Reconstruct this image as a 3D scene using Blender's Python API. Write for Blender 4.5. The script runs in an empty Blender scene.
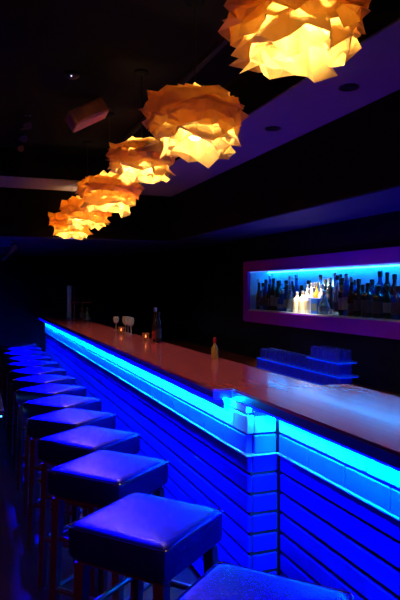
import bpy, bmesh, math, random
from mathutils import Vector, Matrix, noise as mnoise

PI = math.pi
C = bpy.context.scene.collection
sc = bpy.context.scene
R = math.radians

# ------------------------------------------------------------------ materials
def mat(name, col, rough=0.5, metal=0.0, spec=0.5, var=0.12, nscale=8.0, bump=0.0, bscale=40.0,
        trans=0.0, coat=0.0, emit=None, estr=0.0, ior=1.45):
    m = bpy.data.materials.new(name); m.use_nodes = True
    nt = m.node_tree; n = nt.nodes; l = nt.links
    b = n['Principled BSDF']
    b.inputs['Roughness'].default_value = rough
    b.inputs['Metallic'].default_value = metal
    b.inputs['Specular IOR Level'].default_value = spec
    b.inputs['Transmission Weight'].default_value = trans
    b.inputs['Coat Weight'].default_value = coat
    b.inputs['Coat Roughness'].default_value = 0.06
    b.inputs['IOR'].default_value = ior
    tc = n.new('ShaderNodeTexCoord')
    nz = n.new('ShaderNodeTexNoise'); nz.inputs['Scale'].default_value = nscale
    nz.inputs['Detail'].default_value = 4
    l.new(tc.outputs['Object'], nz.inputs['Vector'])
    rp = n.new('ShaderNodeValToRGB')
    rp.color_ramp.elements[0].position = 0.3; rp.color_ramp.elements[1].position = 0.7
    rp.color_ramp.elements[0].color = tuple(max(0, c*(1-var)) for c in col)+(1,)
    rp.color_ramp.elements[1].color = tuple(min(1, c*(1+var)) for c in col)+(1,)
    l.new(nz.outputs['Fac'], rp.inputs['Fac'])
    l.new(rp.outputs['Color'], b.inputs['Base Color'])
    if bump:
        bz = n.new('ShaderNodeTexNoise'); bz.inputs['Scale'].default_value = bscale
        l.new(tc.outputs['Object'], bz.inputs['Vector'])
        bp = n.new('ShaderNodeBump'); bp.inputs['Strength'].default_value = bump
        bp.inputs['Distance'].default_value = 0.01
        l.new(bz.outputs['Fac'], bp.inputs['Height'])
        l.new(bp.outputs['Normal'], b.inputs['Normal'])
    if emit:
        b.inputs['Emission Color'].default_value = tuple(emit)+(1,)
        b.inputs['Emission Strength'].default_value = estr
    return m

def wood(name, c1, c2, rough, scale=(30, 1.2, 30), coat=0.0):
    m = mat(name, c1, rough, coat=coat)
    nt = m.node_tree; n = nt.nodes; l = nt.links
    tc = [x for x in n if x.type == 'TEX_COORD'][0]
    nz = [x for x in n if x.type == 'TEX_NOISE'][0]
    mp = n.new('ShaderNodeMapping'); mp.inputs['Scale'].default_value = scale
    l.new(tc.outputs['Object'], mp.inputs['Vector']); l.new(mp.outputs['Vector'], nz.inputs['Vector'])
    nz.inputs['Scale'].default_value = 1.0; nz.inputs['Detail'].default_value = 6
    rp = [x for x in n if x.type == 'VALTORGB'][0]
    rp.color_ramp.elements[0].color = tuple(c1)+(1,); rp.color_ramp.elements[1].color = tuple(c2)+(1,)
    return m

def paper_mat():
    m = bpy.data.materials.new('crumpled paper'); m.use_nodes = True
    nt = m.node_tree; n = nt.nodes; l = nt.links
    n.remove(n['Principled BSDF']); out = n['Material Output']
    tc = n.new('ShaderNodeTexCoord')
    nz = n.new('ShaderNodeTexNoise'); nz.inputs['Scale'].default_value = 22; nz.inputs['Detail'].default_value = 5
    l.new(tc.outputs['Object'], nz.inputs['Vector'])
    def ramp(a, b):
        r = n.new('ShaderNodeValToRGB'); r.color_ramp.elements[0].position = .3; r.color_ramp.elements[1].position = .7
        r.color_ramp.elements[0].color = a+(1,); r.color_ramp.elements[1].color = b+(1,)
        l.new(nz.outputs['Fac'], r.inputs['Fac']); return r
    d = n.new('ShaderNodeBsdfDiffuse'); t = n.new('ShaderNodeBsdfTranslucent')
    l.new(ramp(PAPER_D[0], PAPER_D[1]).outputs['Color'], d.inputs['Color'])
    l.new(ramp(PAPER_T[0], PAPER_T[1]).outputs['Color'], t.inputs['Color'])
    bz = n.new('ShaderNodeTexNoise'); bz.inputs['Scale'].default_value = 45
    l.new(tc.outputs['Object'], bz.inputs['Vector'])
    bp = n.new('ShaderNodeBump'); bp.inputs['Strength'].default_value = .35; bp.inputs['Distance'].default_value = .01
    l.new(bz.outputs['Fac'], bp.inputs['Height'])
    l.new(bp.outputs['Normal'], d.inputs['Normal']); l.new(bp.outputs['Normal'], t.inputs['Normal'])
    mx = n.new('ShaderNodeMixShader'); mx.inputs['Fac'].default_value = .62
    l.new(d.outputs[0], mx.inputs[1]); l.new(t.outputs[0], mx.inputs[2])
    l.new(mx.outputs[0], out.inputs['Surface'])
    return m
PAPER_D = ((.74, .50, .20), (.84, .60, .27))
PAPER_T = ((.87, .59, .17), (.98, .73, .27))

def emit_mat(name, col, s):
    m = bpy.data.materials.new(name); m.use_nodes = True
    nt = m.node_tree; n = nt.nodes
    n.remove(n['Principled BSDF'])
    e = n.new('ShaderNodeEmission'); e.inputs['Color'].default_value = tuple(col)+(1,); e.inputs['Strength'].default_value = s
    nt.links.new(e.outputs[0], n['Material Output'].inputs['Surface'])
    return m

M_TINT = (.8, .55, 1)
# light strengths
S_SPOT = 5200
S_BULB, S_CYAN, S_BLUE, S_NICHE, S_RACK = 200.0, 400.0, 260.0, 36.0, 1.1

M = dict(
    leather=mat('black leather painted blue lit', (.003, .003, .048), .27, bump=.06, bscale=90, spec=.2),  # blue of the light put into the black leather's colour
    seam=mat('black piping', (.008, .007, .008), .22, spec=.8),
    leg=mat('dark stained wood', (.05, .022, .018), .42, nscale=14),
    metal=mat('dull steel', (.35, .35, .36), .3, metal=1),
    chrome=mat('chrome', (.7, .7, .72), .15, metal=1),
    copper=mat('copper', (.75, .35, .2), .25, metal=1),
    counter=wood('red brown lacquered wood', (.44, .075, .13), (.50, .095, .16), .16, coat=.1),  # extra blue in the wood stands in for purple light
    edge=mat('counter edge painted blue lit', (.03, .02, .6), .4),  # blue light on the counter edge put into its colour
    tile_top=mat('tile painted bright lit', (.30, .62, .85), .25, var=.05, nscale=5),  # strip light falloff put into the course colours, brightest here
    tile_mid=mat('tile painted half lit', (.03, .15, .85), .3, var=.10, nscale=5),  # same falloff, weaker light put into the colour
    tile=mat('board painted blue lit', (.006, .006, .75), .45, spec=.2, var=.10, nscale=4),  # blue light put into the board colour
    grout=mat('dark grout', (.004, .004, .02), .8),
    core=mat('dark carcass', (.01, .008, .01), .6),
    floor=mat('dark polished floor', (.045, .005, .010), .6, spec=.06, nscale=3, var=.3),
    dark=mat('matt black paint', (.0025, .002, .003), .9, spec=.1),
    wall=mat('dark navy paint', (.005, .006, .024), .8, spec=.08),
    soffit=mat('pale painted plaster', (.26, .25, .42), .8, var=.03, spec=.1),
    undersoffit=mat('underside painted blue lit', (.01, .01, .30), .7),  # blue glow under the lowered ceiling put into its colour
    frame=mat('purple lacquer', (.24, .01, .90), .45, var=.05, spec=.2),
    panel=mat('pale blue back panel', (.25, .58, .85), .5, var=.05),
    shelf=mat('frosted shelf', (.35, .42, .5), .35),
    gl_dark=mat('dark bottle glass', (.010, .016, .03), .1, spec=.6),
    gl_green=mat('dark green glass', (.006, .03, .02), .1, spec=.6),
    gl_brown=mat('dark brown glass', (.035, .015, .006), .1, spec=.6),
    gl_blue=mat('blue bottle glass', (.01, .10, .50), .1, spec=.6, trans=.5),
    gl_clear=mat('clear bottle glass', (.35, .62, .80), .06, trans=.85, var=.03),
    gl_white=mat('frosted white glass', (.86, .80, .68), .3, var=.04),
    gl_amber=mat('amber glass', (.75, .32, .04), .15, trans=.3),
    gl_stem=mat('clear stemware glass', (.95, .95, 1), .04, trans=.8, var=.02, coat=.3),
    gl_glass=mat('tumbler glass painted blue lit', (.12, .22, 1), .05, trans=.85, var=.02),  # blue light on the glasses put into the tint
    cap=mat('black cap', (.01, .01, .012), .35),
    cap_silver=mat('silver cap', (.6, .6, .62), .3, metal=1),
    label=mat('dull paper label', (.10, .14, .22), .7),
    label_dark=mat('dark paper label', (.025, .03, .06), .7),
    label_cream=mat('cream paper label', (.7, .62, .45), .7),
    bluebox=mat('bright blue carton', (.01, .12, .75), .4, var=.05),
    tan=mat('tan speaker cloth', (.9, .5, .14), .8, bump=.3, bscale=120),
    plastic=mat('dark plastic', (.015, .014, .016), .45),
    olive=mat('olive yellow glass', (.45, .33, .05), .2, trans=.2),
    redcap=mat('red cap', (.35, .02, .03), .4),
    candle=mat('amber candle glass', (.6, .3, .2), .08, trans=.9, emit=(1, .35, .1), estr=.02),
    paper=paper_mat(),
    bulb=emit_mat('warm bulb', (1, .66, .26), S_BULB),
    cyan=emit_mat('cyan led', (0, .34, 1), S_CYAN),
    blue=emit_mat('blue led', (0, .0, 1), S_BLUE),
    niche_led=emit_mat('ice blue led', (.01, .30, 1), S_NICHE),
    rack_glow=emit_mat('added blue glow', (0, .03, 1), S_RACK),
    dot=emit_mat('white indicator', (.9, .9, 1), 1.2),
    tled=emit_mat('pale blue led', (.1, .55, 1), 5),
    flame=emit_mat('candle flame', (1, .45, .18), 9),
)

M['leather'].node_tree.nodes['Principled BSDF'].inputs['Specular Tint'].default_value = M_TINT + (1,)  # blue light also put into the sheen colour

# ------------------------------------------------------------------ mesh helpers
def bx(bm, x0, x1, y0, y1, z0, z1, bev=0.0, mi=0, seg=1):
    vs = [bm.verts.new(p) for p in ((x0,y0,z0),(x1,y0,z0),(x1,y1,z0),(x0,y1,z0),(x0,y0,z1),(x1,y0,z1),(x1,y1,z1),(x0,y1,z1))]
    fs = [bm.faces.new([vs[i] for i in f]) for f in ((3,2,1,0),(4,5,6,7),(0,1,5,4),(1,2,6,5),(2,3,7,6),(3,0,4,7))]
    for f in fs: f.material_index = mi
    if bev:
        es = list({e for f in fs for e in f.edges})
        r = bmesh.ops.bevel(bm, geom=es, offset=bev, segments=seg, affect='EDGES', profile=.5)
        for f in r['faces']: f.material_index = mi
    return vs

def lathe(bm, prof, seg=14, cx=0, cy=0, z0=0, square=0.0, close=True):
    rings = []
    for r, z in prof:
        ring = []
        for k in range(seg):
            a = 2*PI*k/seg + PI/seg
            c, s = math.cos(a), math.sin(a)
            if square:
                q = (abs(c)**square + abs(s)**square)**(-1/square)
            else: q = 1
            ring.append(bm.verts.new((cx+r*q*c, cy+r*q*s, z0+z)))
        rings.append(ring)
    for a, b in zip(rings, rings[1:]):
        for k in range(seg):
            bm.faces.new((a[k], a[(k+1)%seg], b[(k+1)%seg], b[k]))
    if close:
        bm.faces.new(list(reversed(rings[0]))); bm.faces.new(rings[-1])

def tube(bm, p, q, r, seg=8, r2=None, square=False):
    p = Vector(p); q = Vector(q); d = (q-p)
    n = d.normalized()
    up = Vector((0,0,1)) if abs(n.z) < .9 else Vector((1,0,0))
    u = n.cross(up).normalized(); v = n.cross(u)
    r2 = r if r2 is None else r2
    A = []; B = []
    for k in range(seg):
        a = 2*PI*(k+.5)/seg
        w = u*math.cos(a)+v*math.sin(a)
        A.append(bm.verts.new(p+w*r)); B.append(bm.verts.new(q+w*r2))
    for k in range(seg):
        bm.faces.new((A[k], A[(k+1)%seg], B[(k+1)%seg], B[k]))
    bm.faces.new(list(reversed(A))); bm.faces.new(B)

def obj(name, bm, m, parent=None, smooth=False, loc=None):
    me = bpy.data.meshes.new(name)
    bmesh.ops.recalc_face_normals(bm, faces=bm.faces[:])
    bm.to_mesh(me); bm.free()
    for x in (m if isinstance(m, (list, tuple)) else [m]): me.materials.append(x)
    if smooth:
        for p in me.polygons: p.use_smooth = True
        try: me.set_sharp_from_angle(angle=R(42))
        except Exception: pass
    o = bpy.data.objects.new(name, me); C.objects.link(o)
    if parent: o.parent = parent
    if loc: o.location = loc
    return o

def tag(o, label, cat, group=None):
    o['label'] = label; o['category'] = cat
    if group: o['group'] = group
    return o

def thing(name, label, cat, loc=(0,0,0), rz=0, group=None):
    o = bpy.data.objects.new(name, None); C.objects.link(o)
    o.empty_display_size = .1
    o.location = loc; o.rotation_euler = (0, 0, rz)
    return tag(o, label, cat, group)

def struct(name, bm, m, **k):
    o = obj(name, bm, m, **k); o['kind'] = 'structure'; return o

def dup(root, loc, rz, label, group=None):
    r = root.copy(); C.objects.link(r); r.location = loc; r.rotation_euler = (0, 0, rz); r['label'] = label
    if group: r['group'] = group
    for ch in list(root.children):
        c = ch.copy(); C.objects.link(c); c.parent = r
        for g in ch.children:
            d = g.copy(); C.objects.link(d); d.parent = c
    return r

ORD = ['first','second','third','fourth','fifth','sixth','seventh','eighth','ninth','tenth','eleventh','twelfth',
       'thirteenth','fourteenth','fifteenth','sixteenth','seventeenth','eighteenth','nineteenth','twentieth']
def ordw(i):
    if i < 20: return ORD[i]
    t, u = divmod(i+1, 10)
    T = {2:'twenty',3:'thirty',4:'forty',5:'fifty'}[t]
    return (T[:-1]+'ieth') if u == 0 else T+'-'+ORD[u-1]

# ------------------------------------------------------------------ setting
X0, X1, Y0, Y1, ZC = -3.2, 3.0, -2.4, 11.2, 3.0
NY0, NY1, NZ0, NZ1, NXB = 1.6, 6.34, 1.30, 1.75, 3.30      # niche opening
b = bmesh.new(); bx(b, X0-.1, X1+.5, Y0-.1, Y1+.1, -.1, 0); struct('floor', b, M['floor'])
b = bmesh.new(); bx(b, X0-.1, X1+.5, Y0-.1, Y1+.1, ZC, ZC+.1); struct('ceiling', b, M['dark'])
b = bmesh.new(); bx(b, X0-.1, X0, Y0, Y1, 0, ZC); struct('wall_left', b, M['wall'])
b = bmesh.new(); bx(b, X0-.1, X1+.5, Y1, Y1+.1, 0, ZC); struct('wall_far', b, M['wall'])
b = bmesh.new(); bx(b, X0-.1, X1+.5, Y0-.1, Y0, 0, ZC); struct('wall_near', b, M['wall'])
b = bmesh.new()
bx(b, X1, X1+.4, Y0, NY0, 0, ZC); bx(b, X1, X1+.4, NY1, Y1, 0, ZC)
bx(b, X1, X1+.4, NY0, NY1, 0, NZ0); bx(b, X1, X1+.4, NY0, NY1, NZ1, ZC)
bx(b, NXB, X1+.4, NY0, NY1, NZ0, NZ1)
struct('wall_right', b, M['wall'])
# lowered soffit: pale underside band then black fascia down to a lower black ceiling
b = bmesh.new()
bx(b, 1.71, 2.3, Y0, 6.5, 2.7, 2.712); bx(b, X0, 2.3, 6.5, 7.15, 2.7, 2.712)
struct('trim_1', b, M['soffit'])
b = bmesh.new()
bx(b, 1.71, 2.3, Y0, 6.5, 2.713, ZC-.001); bx(b, X0, 2.3, 6.5, 7.15, 2.713, ZC-.001)
struct('trim_3', b, M['dark'])
b = bmesh.new()
bx(b, 2.3, X1-.001, Y0, Y1-.001, 2.15, ZC-.001); bx(b, X0+.001, 2.3, 7.15, Y1-.001, 2.15, ZC-.001)
struct('trim_2', b, M['dark'])
b = bmesh.new()
bx(b, 2.301, X1-.002, Y0+.001, Y1-.002, 2.140, 2.1495); bx(b, X0+.002, 2.301, 7.151, Y1-.002, 2.140, 2.1495)
struct('trim_4', b, M['undersoffit'])  # thin sheet added to carry the painted blue glow
for k, (y, wh) in enumerate(((2.92, 'nearer the camera'), (3.85, 'farther from the camera'))):
    t = thing('downlight', 'unlit dark recessed downlight in the purple soffit, the one '+wh, 'ceiling light', (2.0, y, 2.7), 0)
    b = bmesh.new(); lathe(b, [(.042, 0), (.058, -.004), (.060, -.008), (.048, -.010), (.042, -.003)], 18, close=False)
    obj('trim_ring', b, M['plastic'], t, True)
    b = bmesh.new(); lathe(b, [(.002, -.001), (.042, -.001), (.042, -.004), (.002, -.004)], 18); obj('lens', b, M['cap'], t, True)

# ------------------------------------------------------------------ bar front
WF, WN, YE = 1.10, 1.245, 2.34           # wall plane far / near section, end of the far section
YB0, YB1 = .25, 10.3
RH, GAP = .0875, .008
ZW = 1.05
bar = thing('tiled_bar_base', 'long stepped bar front of blue tiles and boards lit from under the counter', 'bar front', (0, 0, 0))
def tile_rows(name, rows, m, dx):
    b = bmesh.new()
    def tile(x0, x1, y0, y1, z0, z1):
        bx(b, x0, x1, y0, y1, z0, z1, bev=.004)
    for r in rows:
        zt = lambda k: ZW if k == 0 else 1.0095-(k-1)*RH
        z1 = zt(r) - GAP/2; z0 = max(.06, zt(r+1) + GAP/2)
        RW = .25 if r < 3 else 20.0
        off = (RW/2 if r % 2 and r < 3 else 0)
        # far section
        y = YE+.001 + (0 if off == 0 else -off)
        while y < YB1:
            a = max(y, YE); e = min(y+RW, YB1)
            if e-a > .03: tile(WF-dx, WF+.022, a+GAP/3 if a > YE else a-dx, e-GAP/3, z0, z1)
            y += RW
        # end return face of the far section, facing the room
        tile(WF+.024, WN-.004-dx, YE-dx, YE+.022, z0, z1)
        # near section
        y = YE-.012-dx - off
        ys = [YE-.012-dx]
        if off: ys.append(YE-.012-dx-off)
        while ys[-1] > YB0: ys.append(ys[-1]-RW)
        for e, a in zip(ys, ys[1:]):
            a = max(a, YB0)
            if e-a > .03: tile(WN-dx, WN+.022, a+GAP/3, e-GAP/3, z0, z1)
    return obj(name, b, m, bar)
o = tile_rows('top_course', [0, 1], M['tile_top'], .012); o['label'] = 'tile course under the counter coloured as cyan lit'
o = tile_rows('second_course', [2], M['tile_mid'], .012); o['label'] = 'tile course below the top one coloured as half lit'
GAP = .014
tile_rows('board_cladding', range(3, 13), M['tile'], 0)['label'] = 'long horizontal boards coloured as blue lit'
b = bmesh.new()
zl = 1.0095-2*RH
bx(b, WF-.018, WF+.0225, YE-.018, YB1, zl-.004, zl+.003); bx(b, WF+.0225, WN-.018, YE-.018, YE+.02, zl-.004, zl+.003)
bx(b, WN-.018, WN+.0225, YB0, YE-.0185, zl-.004, zl+.003)
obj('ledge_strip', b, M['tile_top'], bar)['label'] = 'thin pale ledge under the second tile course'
b = bmesh.new(); bx(b, WF+.012, 1.42, YE+.006, YB1, .06, ZW-.001); bx(b, WN+.012, 1.56, YB0, YE+.006, .06, ZW-.001)
obj('backing_wall', b, M['grout'], bar)
b = bmesh.new(); bx(b, WF+.05, 1.40, YE+.05, YB1-.05, 0, .06); bx(b, WN+.05, 1.54, YB0+.05, YE+.05, 0, .06)
obj('plinth', b, M['core'], bar)

# countertop (stepped outline)
YJ = 2.50
ct = thing('bar_countertop', 'long glossy red-brown wooden countertop with stepped front edge', 'countertop', (0, 0, 0))
def prism(bm, pts, z0, z1, bev=0):
    A = [bm.verts.new((x, y, z0)) for x, y in pts]; B = [bm.verts.new((x, y, z1)) for x, y in pts]
    n = len(pts)
    fs = [bm.faces.new(list(reversed(A))), bm.faces.new(B)]
    for k in range(n): fs.append(bm.faces.new((A[k], A[(k+1)%n], B[(k+1)%n], B[k])))
    if bev:
        bmesh.ops.bevel(bm, geom=list({e for f in fs for e in f.edges}), offset=bev, segments=2, affect='EDGES')
FX, NX, RF, RN = 1.0, 1.09, 1.50, 1.66
pts = [(FX, YB1+.05), (FX, YJ), (NX, YJ), (NX, YB0-.05), (RN, YB0-.05), (RN, 2.42), (RF, 2.42), (RF, YB1+.05)]
b = bmesh.new(); prism(b, pts, 1.052, 1.088); obj('edge_band', b, M['edge'], ct)['label'] = 'dark counter edge with blue light in its colour'
e = .002
pts2 = [(FX+e, YB1+.05-e), (FX+e, YJ+e), (NX+e, YJ+e), (NX+e, YB0-.05+e), (RN-e, YB0-.05+e), (RN-e, 2.42-e), (RF-e, 2.42-e), (RF-e, YB1+.05-e)]
b = bmesh.new(); prism(b, pts2, 1.088, 1.10, .002); obj('wooden_top', b, M['counter'], ct)

# led profile under the counter overhang: far and near runs are parts of one strip light
led = thing('led_strip', 'glowing cyan and blue strip light under the counter overhang', 'strip light', (0, 0, 0))
b = bmesh.new()
bx(b, WF-.045, WF-.030, YJ-.015, YB1, 1.040, 1.0515)
bx(b, WN-.045, WN-.030, YB0, YE-.05, 1.040, 1.0515)
bx(b, WF+.02, WN-.055, YE-.050, YE-.038, 1.040, 1.0515)
obj('cyan_diode_line', b, M['cyan'], led)
b = bmesh.new()
bx(b, WF-.058, WF-.050, YJ-.015, YB1, 1.012, 1.0515)
bx(b, WN-.058, WN-.050, YB0, YE-.07, 1.012, 1.0515)
bx(b, WF+.0, WN-.060, YE-.066, YE-.058, 1.012, 1.0515)
obj('added_light_shield', b, M['metal'], led)  # lip added to keep the cyan light off the seats
b = bmesh.new()
bx(b, FX+.008, FX+.020, YJ+.03, YB1, 1.044, 1.0515)
bx(b, NX+.008, NX+.020, YB0, YJ-.02, 1.044, 1.0515)
obj('blue_diode_line', b, M['blue'], led)

# ------------------------------------------------------------------ bar stools
def make_stool(label):
    t = thing('bar_stool', label, 'bar stool', (0, 0, 0), 0, 'black bar stools along the bar')
    # cushion with puffed top and rounded sides
    s, z0, z1 = .195, .672, .780
    b = bmesh.new()
    N = 12
    prof = [(.96, 0), (.99, .004), (1.0, .014), (1.0, .078), (.997, .088), (.985, .096), (.962, .102), (.925, .1065), (.87, .1093), (.80, .1106), (.4, .111), (.12, .111)]
    rings = []
    for q, z in prof:
        ring = []
        for k in range(48):
            a = 2*PI*k/48
            a = a + .105*math.sin(4*a+PI)*-1
            c, sn = math.cos(a), math.sin(a)
            pw = 16 if q > .6 else 8
            f = (abs(c)**pw+abs(sn)**pw)**(-1/pw)
            ring.append(b.verts.new((s*q*f*c, s*q*f*sn, z0+z)))
        rings.append(ring)
    for A, B in zip(rings, rings[1:]):
        for k in range(48): b.faces.new((A[k], A[(k+1)%48], B[(k+1)%48], B[k]))
    b.faces.new(list(reversed(rings[0]))); b.faces.new(rings[-1])
    cu = obj('seat', b, M['leather'], t, True)
    b = bmesh.new()
    pp = []
    for cx, cy, a0 in ((1, 1, 0), (-1, 1, 90), (-1, -1, 180), (1, -1, 270)):
        for q in range(5):
            a = R(a0+q*22.5); pp.append((cx*(s-.0205)+.019*math.cos(a), cy*(s-.0205)+.019*math.sin(a), z0+.0990))
    for p, q in zip(pp, pp[1:]+pp[:1]): tube(b, p, q, .0028, 6)
    obj('piping', b, M['seam'], cu, True)
    b = bmesh.new(); bx(b, -.17, .17, -.17, .17, .650, .6725, .004); obj('seat_frame', b, M['leg'], t)
    for sx in (-1, 1):
        for sy in (-1, 1):
            b = bmesh.new(); tube(b, (sx*.155, sy*.155, .652), (sx*.175, sy*.175, .004), .027, 4, .020)
            lg = obj('leg', b, M['leg'], t)
            b = bmesh.new(); tube(b, (sx*.175, sy*.175, .006), (sx*.1752, sy*.1752, 0), .023, 8); obj('foot_pad', b, M['plastic'], lg)
    def rung(name, z, m, hh):
        w =   .155+.020*(.652-z)/.648
        for p, q in (((-w,-w),(w,-w)), ((w,-w),(w,w)), ((w,w),(-w,w)), ((-w,w),(-w,-w))):
            b = bmesh.new(); tube(b, (p[0]*1, p[1], z), (q[0], q[1], z), hh, 8); obj(name, b, m, t, True)
    rung('footrest_rail', .26, M['leg'], .013)
    rung('stretcher', .48, M['leg'], .012)
    return t
stool_pos = [(.63, 1.30, 41), (.545, 1.955, 40), (.55, 2.60, 41), (.56, 3.14, 39), (.55, 3.68, 41), (.565, 4.21, 40),
             (.555, 4.76, 41), (.56, 5.32, 39), (.555, 5.87, 40), (.56, 6.44, 42), (.55, 6.97, 40), (.56, 7.55, 41), (.55, 8.12, 39), (.54, 8.75, 40)]
slab = ['square black leather bar stool cut off by the bottom edge of the photo',
        'square black leather bar stool, nearest one wholly seen, second in the row']
for i in range(2, len(stool_pos)-1):
    slab.append('square black leather bar stool, %s in the row from the camera' % ordw(i))
slab.append('square black leather bar stool at the far end of the row, last of all')
st0 = make_stool(slab[0])
st0.location = (stool_pos[0][0], stool_pos[0][1], 0); st0.rotation_euler = (0, 0, R(stool_pos[0][2]))
for (x, y, a), lb in list(zip(stool_pos, slab))[1:]:
    dup(st0, (x, y, 0), R(a), lb)

# ------------------------------------------------------------------ paper pendant lamps
def make_lamp(label, loc, seed, s=.94):
    t = thing('pendant_lamp', label, 'pendant lamp', loc, 0, 'crumpled paper pendant lamps over the bar')
    rnd = random.Random(seed)
    #        z mid, r upper, r lower, height, jitter
    tiers = [(-.165, .150, .195, .13, .024, 11), (-.105, .200, .235, .15, .032, 10), (-.035, .262, .225, .15, .036, 11),
             (.035, .225, .268, .15, .040, 10), (.100, .165, .245, .13, .040, 10), (.145, .090, .205, .10, .034, 8), (.060, .255, .285, .12, .045, 9)  , (-.02, .285, .25, .09, .045, 9)]
    for ti, (zm, ru, rl, h, jit, nn) in enumerate(tiers):
        b = bmesh.new()
        NU, NV = nn*2, 3
        ph = rnd.uniform(0, 10)
        grid = []
        kink = [rnd.uniform(-1, 1) for _ in range(NU)]
        drop = [rnd.uniform(-1, 1) for _ in range(NU)]
        for u in range(NU):
            a = 2*PI*u/NU + rnd.uniform(-.06, .06)
            fold = (1 if u % 2 else -1)
            col = []
            for v in range(NV+1):
                f = v/NV                       # 0 top edge, 1 lower edge
                env = .35+.65*abs(2*f-1)
                nz = mnoise.noise(Vector((math.cos(a)*2.3+ph, math.sin(a)*2.3, f*1.6+ti)))
                r = ru+(rl-ru)*f + fold*jit*.55*env + kink[u]*jit*.8*f + nz*.05 + rnd.uniform(-.010, .010)
                z = zm + h*(.5-f) + drop[u]*.030*(f if f > .5 else .3) + nz*.035*(1 if f > .3 else .4) + rnd.uniform(-.010, .010)
                if v == NV and rnd.random() < .3: z -= rnd.uniform(0, .03); r += rnd.uniform(0, .035)
                if v == 0: z += drop[(u+3) % NU]*.03
                col.append(b.verts.new((r*math.cos(a)*s, r*math.sin(a)*s, z*s*.80)))
            grid.append(col)
        for u in range(NU):
            for v in range(NV):
                p, q, q2, p2 = grid[u][v], grid[(u+1)%NU][v], grid[(u+1)%NU][v+1], grid[u][v+1]
                if (u+v) % 2: b.faces.new((p, q, q2)); b.faces.new((p, q2, p2))
                else: b.faces.new((p, q, p2)); b.faces.new((q, q2, p2))
        o = obj('paper_layer', b, M['paper'], t, False)
        for p in o.data.polygons: p.use_smooth = True
        o.data.set_sharp_from_angle(angle=R(30))
    b = bmesh.new(); bmesh.ops.create_icosphere(b, subdivisions=2, radius=.042, matrix=Matrix.Translation((0, 0, -.065)))
    obj('bulb', b, M['bulb'], t, True)
    b = bmesh.new(); lathe(b, [(.020, 0), (.022, .02), (.020, .075), (.008, .09)], 12, z0=-.024); obj('socket', b, M['plastic'], t, True)
    top = ZC-loc[2]
    b = bmesh.new(); tube(b, (0, 0, .065), (0, 0, top-.02), .003, 6); obj('cord', b, M['cap'], t)
    b = bmesh.new(); lathe(b, [(.045, 0), (.050, -.01), (.02, -.028), (.004, -.03)], 14, z0=top); obj('ceiling_rose', b, M['dark'], t, True)
    return t
LX = 1.05
lamp_def = [((LX, 1.85, 2.485), 'glowing crumpled paper pendant lamp largest and nearest the camera', 3),
            ((LX, 2.87, 2.41), 'glowing crumpled paper pendant lamp second from the camera, hanging clear of its neighbours', 11),
            ((LX, 3.91, 2.425), 'glowing crumpled paper pendant lamp third from the camera', 23),
            ((LX, 4.94, 2.36), 'glowing crumpled paper pendant lamp fourth from the camera', 31),
            ((LX, 5.97, 2.33), 'glowing crumpled paper pendant lamp second from the far end', 47),
            ((LX, 6.98, 2.31), 'glowing crumpled paper pendant lamp farthest along the bar', 53)]
for (loc, lb, sd), sz in zip(lamp_def, (.82, .90, .78, .86, .86, .86)): make_lamp(lb, loc, sd, sz)

# ------------------------------------------------------------------ back bar niche
nb = thing('niche_frame', 'purple framed recessed bottle display lit ice blue in the back wall', 'bottle display', (X1, 0, 0))
FY0, FY1, FZ0, FZ1 = NY0-.12, 6.46, 1.17, 1.87
def part_box(name, x0, x1, y0, y1, z0, z1, m, parent, bev=.003):
    b = bmesh.new(); bx(b, x0-X1, x1-X1, y0, y1, z0, z1, bev); return obj(name, b, m, parent)
part_box('top_rail', 2.965, 2.999, FY0, FY1, NZ1, FZ1, M['frame'], nb)
part_box('bottom_rail', 2.965, 2.999, FY0, FY1, FZ0, NZ0, M['frame'], nb)
part_box('side_stile', 2.966, 2.999, NY1, FY1, NZ0, NZ1, M['frame'], nb)
part_box('side_stile', 2.966, 2.999, FY0, NY0, NZ0, NZ1, M['frame'], nb)
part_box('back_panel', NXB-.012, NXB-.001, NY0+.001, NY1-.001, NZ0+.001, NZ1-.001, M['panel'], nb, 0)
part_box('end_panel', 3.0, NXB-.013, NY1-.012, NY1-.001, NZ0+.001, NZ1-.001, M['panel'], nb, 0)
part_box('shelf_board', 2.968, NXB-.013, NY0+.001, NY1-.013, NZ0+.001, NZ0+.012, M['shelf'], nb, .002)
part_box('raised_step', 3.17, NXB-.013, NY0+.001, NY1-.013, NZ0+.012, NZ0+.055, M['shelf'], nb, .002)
part_box('led_line', 3.225, 3.240, NY0+.02, NY1-.02, NZ1-.014, NZ1-.002, M['niche_led'], nb, 0)['label'] = 'glowing ice blue strip along the top'
part_box('led_line', 2.985, 2.997, NY0+.02, NY1-.02, NZ1-.010, NZ1-.002, emit_mat('pale violet led', (.12, .25, 1), 1.2), nb, 0)['label'] = 'thin pale line along the front top lip'

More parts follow.
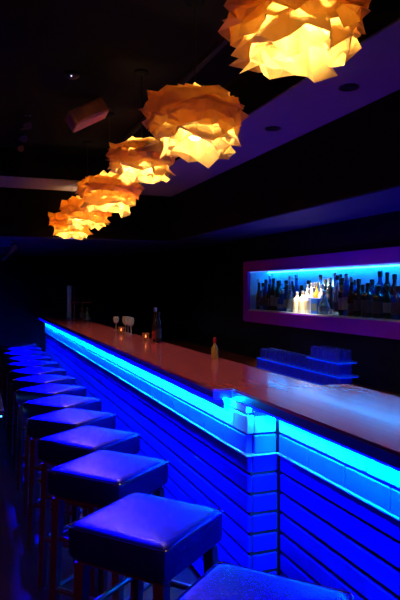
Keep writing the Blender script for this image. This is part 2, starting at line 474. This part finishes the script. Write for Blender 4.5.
# bottles
def prof_body(kind):
    P = {
     'round': ([(.030,0),(.036,.004),(.037,.02),(.037,.16),(.033,.185),(.018,.205),(.014,.22),(.014,.265),(.016,.268),(.016,.275),(.013,.276)], .276, .037, 0),
     'slim': ([(.026,0),(.031,.004),(.032,.02),(.032,.19),(.026,.22),(.015,.25),(.013,.30),(.015,.303),(.015,.31),(.012,.311)], .311, .032, 0),
     'square': ([(.036,0),(.040,.004),(.041,.015),(.041,.15),(.038,.165),(.020,.178),(.015,.185),(.015,.225),(.017,.227),(.017,.233),(.014,.234)], .234, .041, 5),
     'squat': ([(.040,0),(.050,.006),(.054,.03),(.053,.075),(.044,.115),(.026,.145),(.016,.16),(.015,.20),(.018,.202),(.018,.21),(.014,.211)], .211, .053, 0),
     'long': ([(.028,0),(.034,.004),(.035,.02),(.034,.13),(.028,.17),(.019,.21),(.015,.25),(.014,.315),(.016,.318),(.016,.326),(.013,.327)], .327, .034, 0),
     'flared': ([(.026,0),(.029,.004),(.031,.02),(.038,.15),(.037,.17),(.028,.19),(.015,.205),(.014,.25),(.017,.252),(.017,.26),(.013,.261)], .261, .037, 0),
    }
    return P[kind]
KDESC = {'round':'round-shouldered','slim':'slim straight','square':'square-bodied','squat':'squat bulbous','long':'long-necked','flared':'flared'}
GDESC = {'gl_dark':'dark navy','gl_green':'dark green','gl_brown':'dark brown','gl_blue':'blue','gl_clear':'clear','gl_white':'white','gl_amber':'amber'}
protos = {}
def bottle(kind, gm, loc, label, group, sc_=1.0, lm='label_dark', cm='cap', name='bottle'):
    key = (kind, gm, lm, cm)
    if key not in protos:
        pr, h, rb, sq = prof_body(kind)
        t = thing(name, label, 'bottle', loc, 0, group)
        b = bmesh.new(); lathe(b, pr, 16, square=sq); obj('glass_body', b, M[gm], t, True)
        rn = pr[-1][0]
        b = bmesh.new(); lathe(b, [(rn+.004, -.028), (rn+.005, 0), (rn+.004, .012), (rn*.7, .015)], 12, z0=h-.002); obj('cap', b, M[cm], t, True)
        zz = {'round':(.045,.13),'slim':(.05,.15),'square':(.035,.125),'squat':(.03,.07),'long':(.03,.11),'flared':(.05,.13)}[kind]
        b = bmesh.new()
        def rad(z):
            for (r0, a), (r1, c) in zip(pr, pr[1:]):
                if a <= z <= c: return r0+(r1-r0)*(z-a)/max(1e-6, c-a)
            return rb
        lathe(b, [(rad(zz[0])+.0008, zz[0]), (rad((zz[0]+zz[1])/2)+.0008, (zz[0]+zz[1])/2), (rad(zz[1])+.0008, zz[1])], 16, square=sq, close=False)
        obj('paper_label', b, M[lm], t, True)
        protos[key] = t; o = t
    else:
        o = dup(protos[key], loc, 0, label, group)
    o.scale = (sc_, sc_, sc_)
    return o
rnd = random.Random(5)
kinds = ['round', 'slim', 'square', 'squat', 'long', 'flared', 'round', 'slim']
glasses = ['gl_dark', 'gl_green', 'gl_blue', 'gl_brown', 'gl_blue', 'gl_dark', 'gl_clear']
WH0, WH1 = 4.79, 5.45          # zone of the pale bottles
def row(x, z, y_hi, y_lo, rowname, grp, back):
    y = y_hi; i = 0
    while y > y_lo:
        k = rnd.choice(kinds); g = rnd.choice(glasses)
        rb = prof_body(k)[2]
        s_ = rnd.uniform(.98, 1.18) if not back else rnd.uniform(1.0, 1.22)
        if k == 'long': s_ = min(s_, 1.1)
        if k == 'squat': s_ = min(s_, 1.05)
        if k in('slim','long') and back: s_ = min(s_, 1.04)
        y -= rb*s_*(1.42 if prof_body(k)[3] else 1.0)
        if back or not (WH0-.05 < y < WH1+.05):
            bottle(k, g, (x+rnd.uniform(-.008, .008), y, z),
                   '%s %s bottle, %s from left in the %s of the display' % (KDESC[k], GDESC[g], ordw(i), rowname), grp,
                   s_, rnd.choice(['label', 'label_dark', 'label_dark']), rnd.choice(['cap', 'cap', 'cap_silver']))
            i += 1
        y -= rb*s_*(1.42 if prof_body(k)[3] else 1.0) + rnd.uniform(.004, .022)
row(3.075, NZ0+.0125, 6.30, 3.3, 'front row', 'bottles in the front row of the display', False)
row(3.224, NZ0+.0555, 6.30, 3.3, 'raised back row', 'bottles on the raised step of the display', True)
# pale bright bottles and cartons grouped in the display
zf = NZ0+.0125
wl = [('square', 'gl_white', 5.335, 3.05, .86, 'label_cream', 'short square white bottle at the left end of the bright pale group in the display'),
      ('square', 'gl_white', 5.225, 3.05, .90, 'label_cream', 'short square white bottle second from left in the bright pale group in the display'),
      ('square', 'gl_white', 5.105, 3.05, .96, 'label_cream', 'short square white bottle nearest the blue carton in the display'),
      ('slim', 'gl_white', 5.275, 3.135, .88, 'label_cream', 'tall slim white bottle at the left behind the short square white ones'),
      ('long', 'gl_white', 5.185, 3.13, .88, 'label_cream', 'long-necked white bottle behind the short square white ones'),
      ('round', 'gl_amber', 5.085, 3.13, 1.06, 'label_cream', 'amber bottle in the middle of the bright pale group in the display'),
      ('flared', 'gl_white', 4.985, 3.125, 1.05, 'label_cream', 'flared white bottle behind the blue carton in the display')]
for k, g, y, x, s_, lm, lb in wl:
    bottle(k, g, (x, y, zf), lb, None, s_, lm, 'cap_silver')
t = thing('carton', 'bright blue carton right of the pale bottles in the lit display', 'box', (3.045, 4.945, zf))
b = bmesh.new(); bx(b, -.035, .035, -.06, .06, 0, .15, .003); obj('carton_body', b, M['bluebox'], t)
b = bmesh.new(); bx(b, -.036, -.0351, -.05, .05, .03, .10); obj('printed_panel', b, M['label'], t)
bottle('squat', 'gl_clear', (3.05, 4.83, zf), 'squat clear bottle just right of the blue carton', None, 1.0, 'label', 'cap_silver')
t = thing('puck_light', 'small warm puck light in the display ceiling above the pale bottles', 'light', (2.974, 5.12, NZ1-.0005))
b = bmesh.new(); lathe(b, [(.012, -.012), (.013, -.010), (.013, 0)], 16); obj('housing', b, M['chrome'], t, True)
b = bmesh.new(); lathe(b, [(.010, -.0128), (.010, -.0122)], 16); obj('lens', b, emit_mat('puck lens', (1, .8, .55), 6), t, True)
ld = bpy.data.lights.new('puck_beam', 'SPOT'); ld.energy = 45; ld.color = (1, .82, .56); ld.spot_size = R(110); ld.spot_blend = .5; ld.shadow_soft_size = .02
lo = bpy.data.objects.new('puck_beam', ld); C.objects.link(lo); lo.parent = t; lo.location = (0, 0, -.016)
lo.rotation_euler = (0, R(-24), 0)

# ------------------------------------------------------------------ back counter with racks of glasses
bc = thing('back_counter', 'dark low back counter under the bottle display', 'cabinet', (2.66, 0, 0))
BZ = .76
b = bmesh.new(); bx(b, -.27, .33, 1.6, 8.8, BZ-.04, BZ, .004); obj('worktop', b, mat('dark red laminate', (.09, .018, .015), .35), bc)
b = bmesh.new(); bx(b, -.24, .33, 1.65, 8.75, .08, BZ-.04); obj('carcass', b, M['core'], bc)
b = bmesh.new(); bx(b, -.20, .33, 1.7, 8.7, 0, .08); obj('kickboard', b, M['core'], bc)
y = 1.68
while y < 8.6:
    b = bmesh.new(); bx(b, -.258, -.241, y, y+.69, .10, BZ-.06, .003); dr = obj('door', b, M['leg'], bc)
    b = bmesh.new(); tube(b, (-.272, y+.62, .50), (-.272, y+.62, .62), .006, 8); tube(b, (-.258, y+.62, .51), (-.273, y+.62, .51), .004, 6); tube(b, (-.258, y+.62, .61), (-.273, y+.62, .61), .004, 6)
    obj('handle', b, M['metal'], dr)
    y += .70
gp = None
TH = .088
def tumbler(loc, label, grp):
    global gp
    if gp is None:
        b = bmesh.new()
        # upturned tumbler: outer up, inner down
        lathe(b, [(.034, 0), (.0345, .001), (.031, TH-.006), (.029, TH-.001), (.004, TH), (.004, TH-.012), (.027, TH-.014), (.0315, .001)], 14, close=False)
        gp = obj('tumbler', b, M['gl_glass'], None, True)
        gp['category'] = 'glass'; o = gp
    else:
        o = gp.copy(); C.objects.link(o)
    o.location = loc; o['label'] = label; o['group'] = grp
tiers = [(BZ, 3.92, 5.38, 'lowest'), (BZ+.106, 3.92, 5.30, 'middle'), (BZ+.212, 3.94, 4.36, 'topmost')]
for z, ya, yb, nm in tiers:
    rk = thing('glass_tray', '%s wire tray of upturned glasses on the back counter' % nm, 'tray', (2.68, 0, z))
    b = bmesh.new()
    for xx in (-.085, 0, .085): tube(b, (xx, ya-.03, .014), (xx, yb+.03, .014), .003, 6)
    yy = ya-.03
    while yy < yb+.04:
        tube(b, (-.085, yy, .010), (.085, yy, .010), .0025, 6); yy += .04
    obj('wire_grid', b, M['metal'], rk)
    b = bmesh.new(); bx(b, -.083, .083, ya-.028, yb+.028, .001, .006); obj('added_glow_panel', b, M['rack_glow'], rk)['label'] = 'added glowing blue panel under the glasses'  # glowing panel added to light the glasses blue
    for xx, rn_ in ((-.042, 'front'), (.042, 'rear')):
        y = yb-.035; i = 0
        while y > ya:
            tumbler((2.68+xx, y, z+.0175), 'upturned glass, %s from left in %s file of the %s tray' % (ordw(i), rn_, nm), 'upturned glasses on the %s tray' % nm)
            y -= .086; i += 1

# ------------------------------------------------------------------ things on the counter
CZ = 1.10
bottle('long', 'gl_brown', (1.44, 4.93, CZ), 'tall dark bottle with pourer on the rear edge of the countertop', None, .86, 'redcap', 'cap_silver')
bottle('slim', 'gl_dark', (1.43, 4.80, CZ), 'slim dark bottle right of the tall one on the countertop', None, .80, 'label_dark', 'cap')
def tumbler_on(loc, label):
    t = thing('candle_glass', label, 'candle holder', loc)
    b = bmesh.new(); lathe(b, [(.020, 0), (.026, .002), (.031, .075), (.029, .075), (.024, .008), (.004, .007)], 16, close=False); obj('glass_cup', b, M['candle'], t, True)
    b = bmesh.new(); lathe(b, [(.018, .009), (.018, .03), (.003, .031)], 12); wx = obj('wax', b, M['redcap'], t, True)
    b = bmesh.new(); lathe(b, [(.0008, .032), (.005, .040), (.003, .052), (.0005, .060)], 8); obj('flame', b, M['flame'], wx, True)
tumbler_on((1.36, 5.86, CZ), 'small lit candle glass among the drinking glasses on the countertop')
tumbler_on((1.37, 4.98, CZ), 'small lit candle glass beside the tall dark bottle on the countertop')
def wine(loc, label, h=.17):
    t = thing('stemmed_glass', label, 'glass', loc, 0, 'stemmed glasses on the countertop')
    b = bmesh.new(); lathe(b, [(.030, 0), (.030, .003), (.006, .007), (.004, .012), (.004, h*.48), (.010, h*.50)], 16); obj('foot_and_stem', b, M['gl_stem'], t, True)
    b = bmesh.new(); lathe(b, [(.008, h*.50), (.026, h*.58), (.034, h*.75), (.030, h), (.0285, h), (.032, h*.75), (.024, h*.60), (.004, h*.535)], 16, close=False); obj('bowl', b, M['gl_stem'], t, True)
wine((1.44, 6.02, CZ), 'stemmed glass left of the candle on the far countertop')
wine((1.44, 5.90, CZ), 'stemmed glass directly behind the candle on the far countertop')
wine((1.43, 5.74, CZ), 'stemmed glass right of the candle on the far countertop')
wine((1.44, 6.45, CZ), 'stemmed glass standing apart farther along the countertop', .15)
t = thing('sauce_bottle', 'small yellow sauce bottle with red cap on the rear edge of the countertop', 'bottle', (1.452, 3.60, CZ))
b = bmesh.new(); lathe(b, [(.018, 0), (.022, .004), (.023, .01), (.023, .06), (.018, .078), (.009, .09), (.008, .105)], 14); obj('glass_body', b, M['olive'], t, True)
b = bmesh.new(); lathe(b, [(.010, .10), (.011, .103), (.010, .135), (.006, .138)], 12); obj('cap', b, M['redcap'], t, True)
# tap tower at the far end
t = thing('beer_tap_tower', 'tall metal beer tap tower at the far end of the countertop', 'beer tap', (1.33, 9.2, CZ))
b = bmesh.new(); lathe(b, [(.075, 0), (.075, .012), (.05, .02)], 18); obj('base', b, M['chrome'], t, True)
b = bmesh.new(); bx(b, -.035, .035, -.03, .03, .018, .50, .008); obj('column', b, M['metal'], t)
b = bmesh.new(); tube(b, (.03, -.02, .25), (.34, -.12, .25), .013, 10); obj('cross_pipe', b, M['copper'], t, True)
b = bmesh.new(); tube(b, (.075, -.03, 0), (.075, -.03, .48), .011, 10); obj('copper_pole', b, M['copper'], t, True)
for k in range(3):
    q = .12+.09*k
    b = bmesh.new(); tube(b, (q, -.05-.3*(q-.03)*0-.02, .25), (q, -.10, .215), .008, 8)
    tp = obj('tap', b, M['chrome'], t, True)
    b = bmesh.new(); tube(b, (q, -.075, .255), (q, -.075, .33), .007, 8, .012); obj('tap_handle', b, M['leg'], tp, True)
bottle('round', 'gl_brown', (1.42, 8.55, CZ), 'dark bottle standing near the beer tap tower', None, .9)
bottle('squat', 'gl_dark', (1.43, 8.2, CZ), 'squat dark bottle between the tap tower and the stemmed glasses', None, .9)

# ------------------------------------------------------------------ ceiling things
t = thing('ceiling_speaker', 'small tan box speaker hung tilted under the dark ceiling', 'speaker', (.80, 4.55, 2.86), R(0))
t.rotation_euler = (R(-14), R(-30), R(10))
b = bmesh.new(); bx(b, -.15, .15, -.07, .07, -.06, .06, .008); obj('cabinet', b, M['tan'], t)
b = bmesh.new(); bx(b, -.12, .12, -.076, -.0705, -.045, .045, .002); obj('grille', b, M['tan'], t)
b = bmesh.new(); bx(b, -.02, .02, -.02, .02, .06, .085); tube(b, (0, 0, .08), (0, 0, .12), .008, 8); obj('bracket', b, M['plastic'], t)
t = thing('smoke_detector', 'small dark smoke detector with white indicator dot on the ceiling', 'smoke detector', (.62, 4.1, ZC))
b = bmesh.new(); lathe(b, [(.05, 0), (.05, -.02), (.03, -.035), (.004, -.036)], 16); obj('housing', b, M['plastic'], t, True)
b = bmesh.new(); bmesh.ops.create_icosphere(b, subdivisions=1, radius=.006, matrix=Matrix.Translation((-.01, -.035, -.032))); obj('indicator', b, M['dot'], t)
t = thing('lighting_track', 'slim dark lighting track along the black ceiling', 'lighting track', (1.36, 0, ZC))
b = bmesh.new(); bx(b, -.018, .018, .6, 5.6, -.03, 0, .002); obj('rail', b, M['plastic'], t)
b = bmesh.new(); bx(b, -.02, .02, .58, .6, -.032, 0); bx(b, -.02, .02, 5.6, 5.62, -.032, 0); obj('end_cap', b, M['plastic'], t)

spots = [((.42, 5.2, ZC), 1.35), ((.42, 5.65, ZC), 1.95), ((.42, 6.05, ZC), 2.65), ((.45, 7.6, 2.14), 3.4), ((.45, 8.2, 2.14), 4.3),
         ((.45, 8.9, 2.14), 5.3), ((.45, 9.7, 2.14), 6.4), ((.45, 10.6, 2.14), 7.6)]
for i, (p, ty) in enumerate(spots):
    t = thing('ceiling_spot', 'small dark ceiling spot throwing blue light on the stools, %s from the camera' % ORD[i], 'ceiling light', p, 0, 'blue ceiling spots above the stools')
    d = (Vector((.64, ty, .78))-Vector(p)-Vector((0, 0, -.09))).normalized()
    b = bmesh.new(); lathe(b, [(.030, 0), (.030, -.008), (.006, -.010)], 16); tube(b, (0, 0, 0), (0, 0, -.06), .006, 8); obj('mount', b, M['plastic'], t, True)
    b = bmesh.new(); c0 = Vector((0, 0, -.09)); tube(b, c0-d*.06, c0+d*.02, .032, 16); obj('lamp_head', b, M['plastic'], t, True)
    ld = bpy.data.lights.new('blue_beam', 'SPOT'); ld.energy = S_SPOT; ld.color = (0, 0, 1); ld.spot_size = R(11.5); ld.spot_blend = .5; ld.shadow_soft_size = .03
    lo = bpy.data.objects.new('blue_beam', ld); C.objects.link(lo); lo.parent = t; lo.location = c0+d*.06
    lo.rotation_mode = 'QUATERNION'; lo.rotation_quaternion = d.to_track_quat('-Z', 'Y')

# ------------------------------------------------------------------ lounge table with a lit edge at the left
t = thing('lounge_table', 'dark table with lit pale blue edge strip at the left edge of the photo', 'table', (-.22, 4.62, 0))
b = bmesh.new(); bx(b, -.40, .40, -.40, .40, .70, .735, .004); obj('tabletop', b, M['plastic'], t)
b = bmesh.new(); bx(b, -.385, .385, -.385, -.372, .689, .6995); bx(b, .372, .385, -.371, .385, .689, .6995); obj('edge_light', b, M['tled'], t)
b = bmesh.new(); bx(b, -.36, .36, -.36, .36, .56, .699, .003); obj('apron', b, M['tile'], t)
b = bmesh.new(); tube(b, (0, 0, .02), (0, 0, .56), .04, 12); obj('pedestal', b, M['plastic'], t, True)
b = bmesh.new(); lathe(b, [(.25, 0), (.25, .012), (.05, .025)], 20); obj('base', b, M['plastic'], t, True)

# ------------------------------------------------------------------ purple wash lights (stage spots behind the viewer, plus an added uplight)
def spot(label, loc, target, e, col, size, blend=.6, rad=.06):
    t = thing('wash_spot', label, 'spotlight', loc)
    d = (Vector(target)-Vector(loc)).normalized()
    q = d.to_track_quat('-Z', 'Y'); t.rotation_mode = 'QUATERNION'; t.rotation_quaternion = q
    b = bmesh.new(); lathe(b, [(.09, -.02), (.095, .0), (.09, .12), (.05, .20), (.01, .21)], 20, close=False); obj('lamp_can', b, M['plastic'], t, True)
    b = bmesh.new(); tube(b, (-.10, 0, .08), (-.10, 0, .26), .008, 8); tube(b, (.10, 0, .08), (.10, 0, .26), .008, 8); tube(b, (-.10, 0, .26), (.10, 0, .26), .008, 8); obj('yoke', b, M['metal'], t)
    ld = bpy.data.lights.new('beam', 'SPOT'); ld.energy = e; ld.color = col; ld.spot_size = size; ld.spot_blend = blend; ld.shadow_soft_size = rad
    lo = bpy.data.objects.new('beam', ld); C.objects.link(lo); lo.parent = t; lo.location = (0, 0, -.03)
spot('purple stage spot high on the left behind the viewer', (-1.6, -.6, 2.3), (1.0, 3.6, 1.0), 18, (.42, .03, 1), R(46))
spot('added unseen purple uplight behind the bar', (1.95, 4.1, .30), (2.1, 3.9, 2.7), 36, (.17, .02, 1), R(125), .8)  # unseen lamp added to turn soffit and frame purple
spot('red stage spot on the left aimed at the stools', (-1.6, .6, 2.5), (.3, 2.7, .7), 50, (1, .07, .35), R(50))

w = bpy.data.worlds.new('night'); sc.world = w; w.use_nodes = True
w.node_tree.nodes['Background'].inputs['Color'].default_value = (.10, .05, 1, 1)
w.node_tree.nodes['Background'].inputs['Strength'].default_value = .004

# ------------------------------------------------------------------ camera
cd = bpy.data.cameras.new('camera'); cd.sensor_width = 36; cd.lens = 36
cam = bpy.data.objects.new('camera', cd); C.objects.link(cam)
cam.location = (0, 0, 1.55)
th = math.atan(225/600)
cam.rotation_euler = (R(90)-math.atan(11/600), 0, -th)
cd.clip_start = .02
sc.camera = cam
sc.view_settings.view_transform = 'Standard'; sc.view_settings.look = 'None'
sc.view_settings.exposure = 0; sc.view_settings.gamma = 1; sc.view_settings.use_curve_mapping = False
sc.cycles.use_denoising = True
sc.cycles.max_bounces = 10; sc.cycles.transmission_bounces = 8
sc.cycles.sample_clamp_indirect = 6
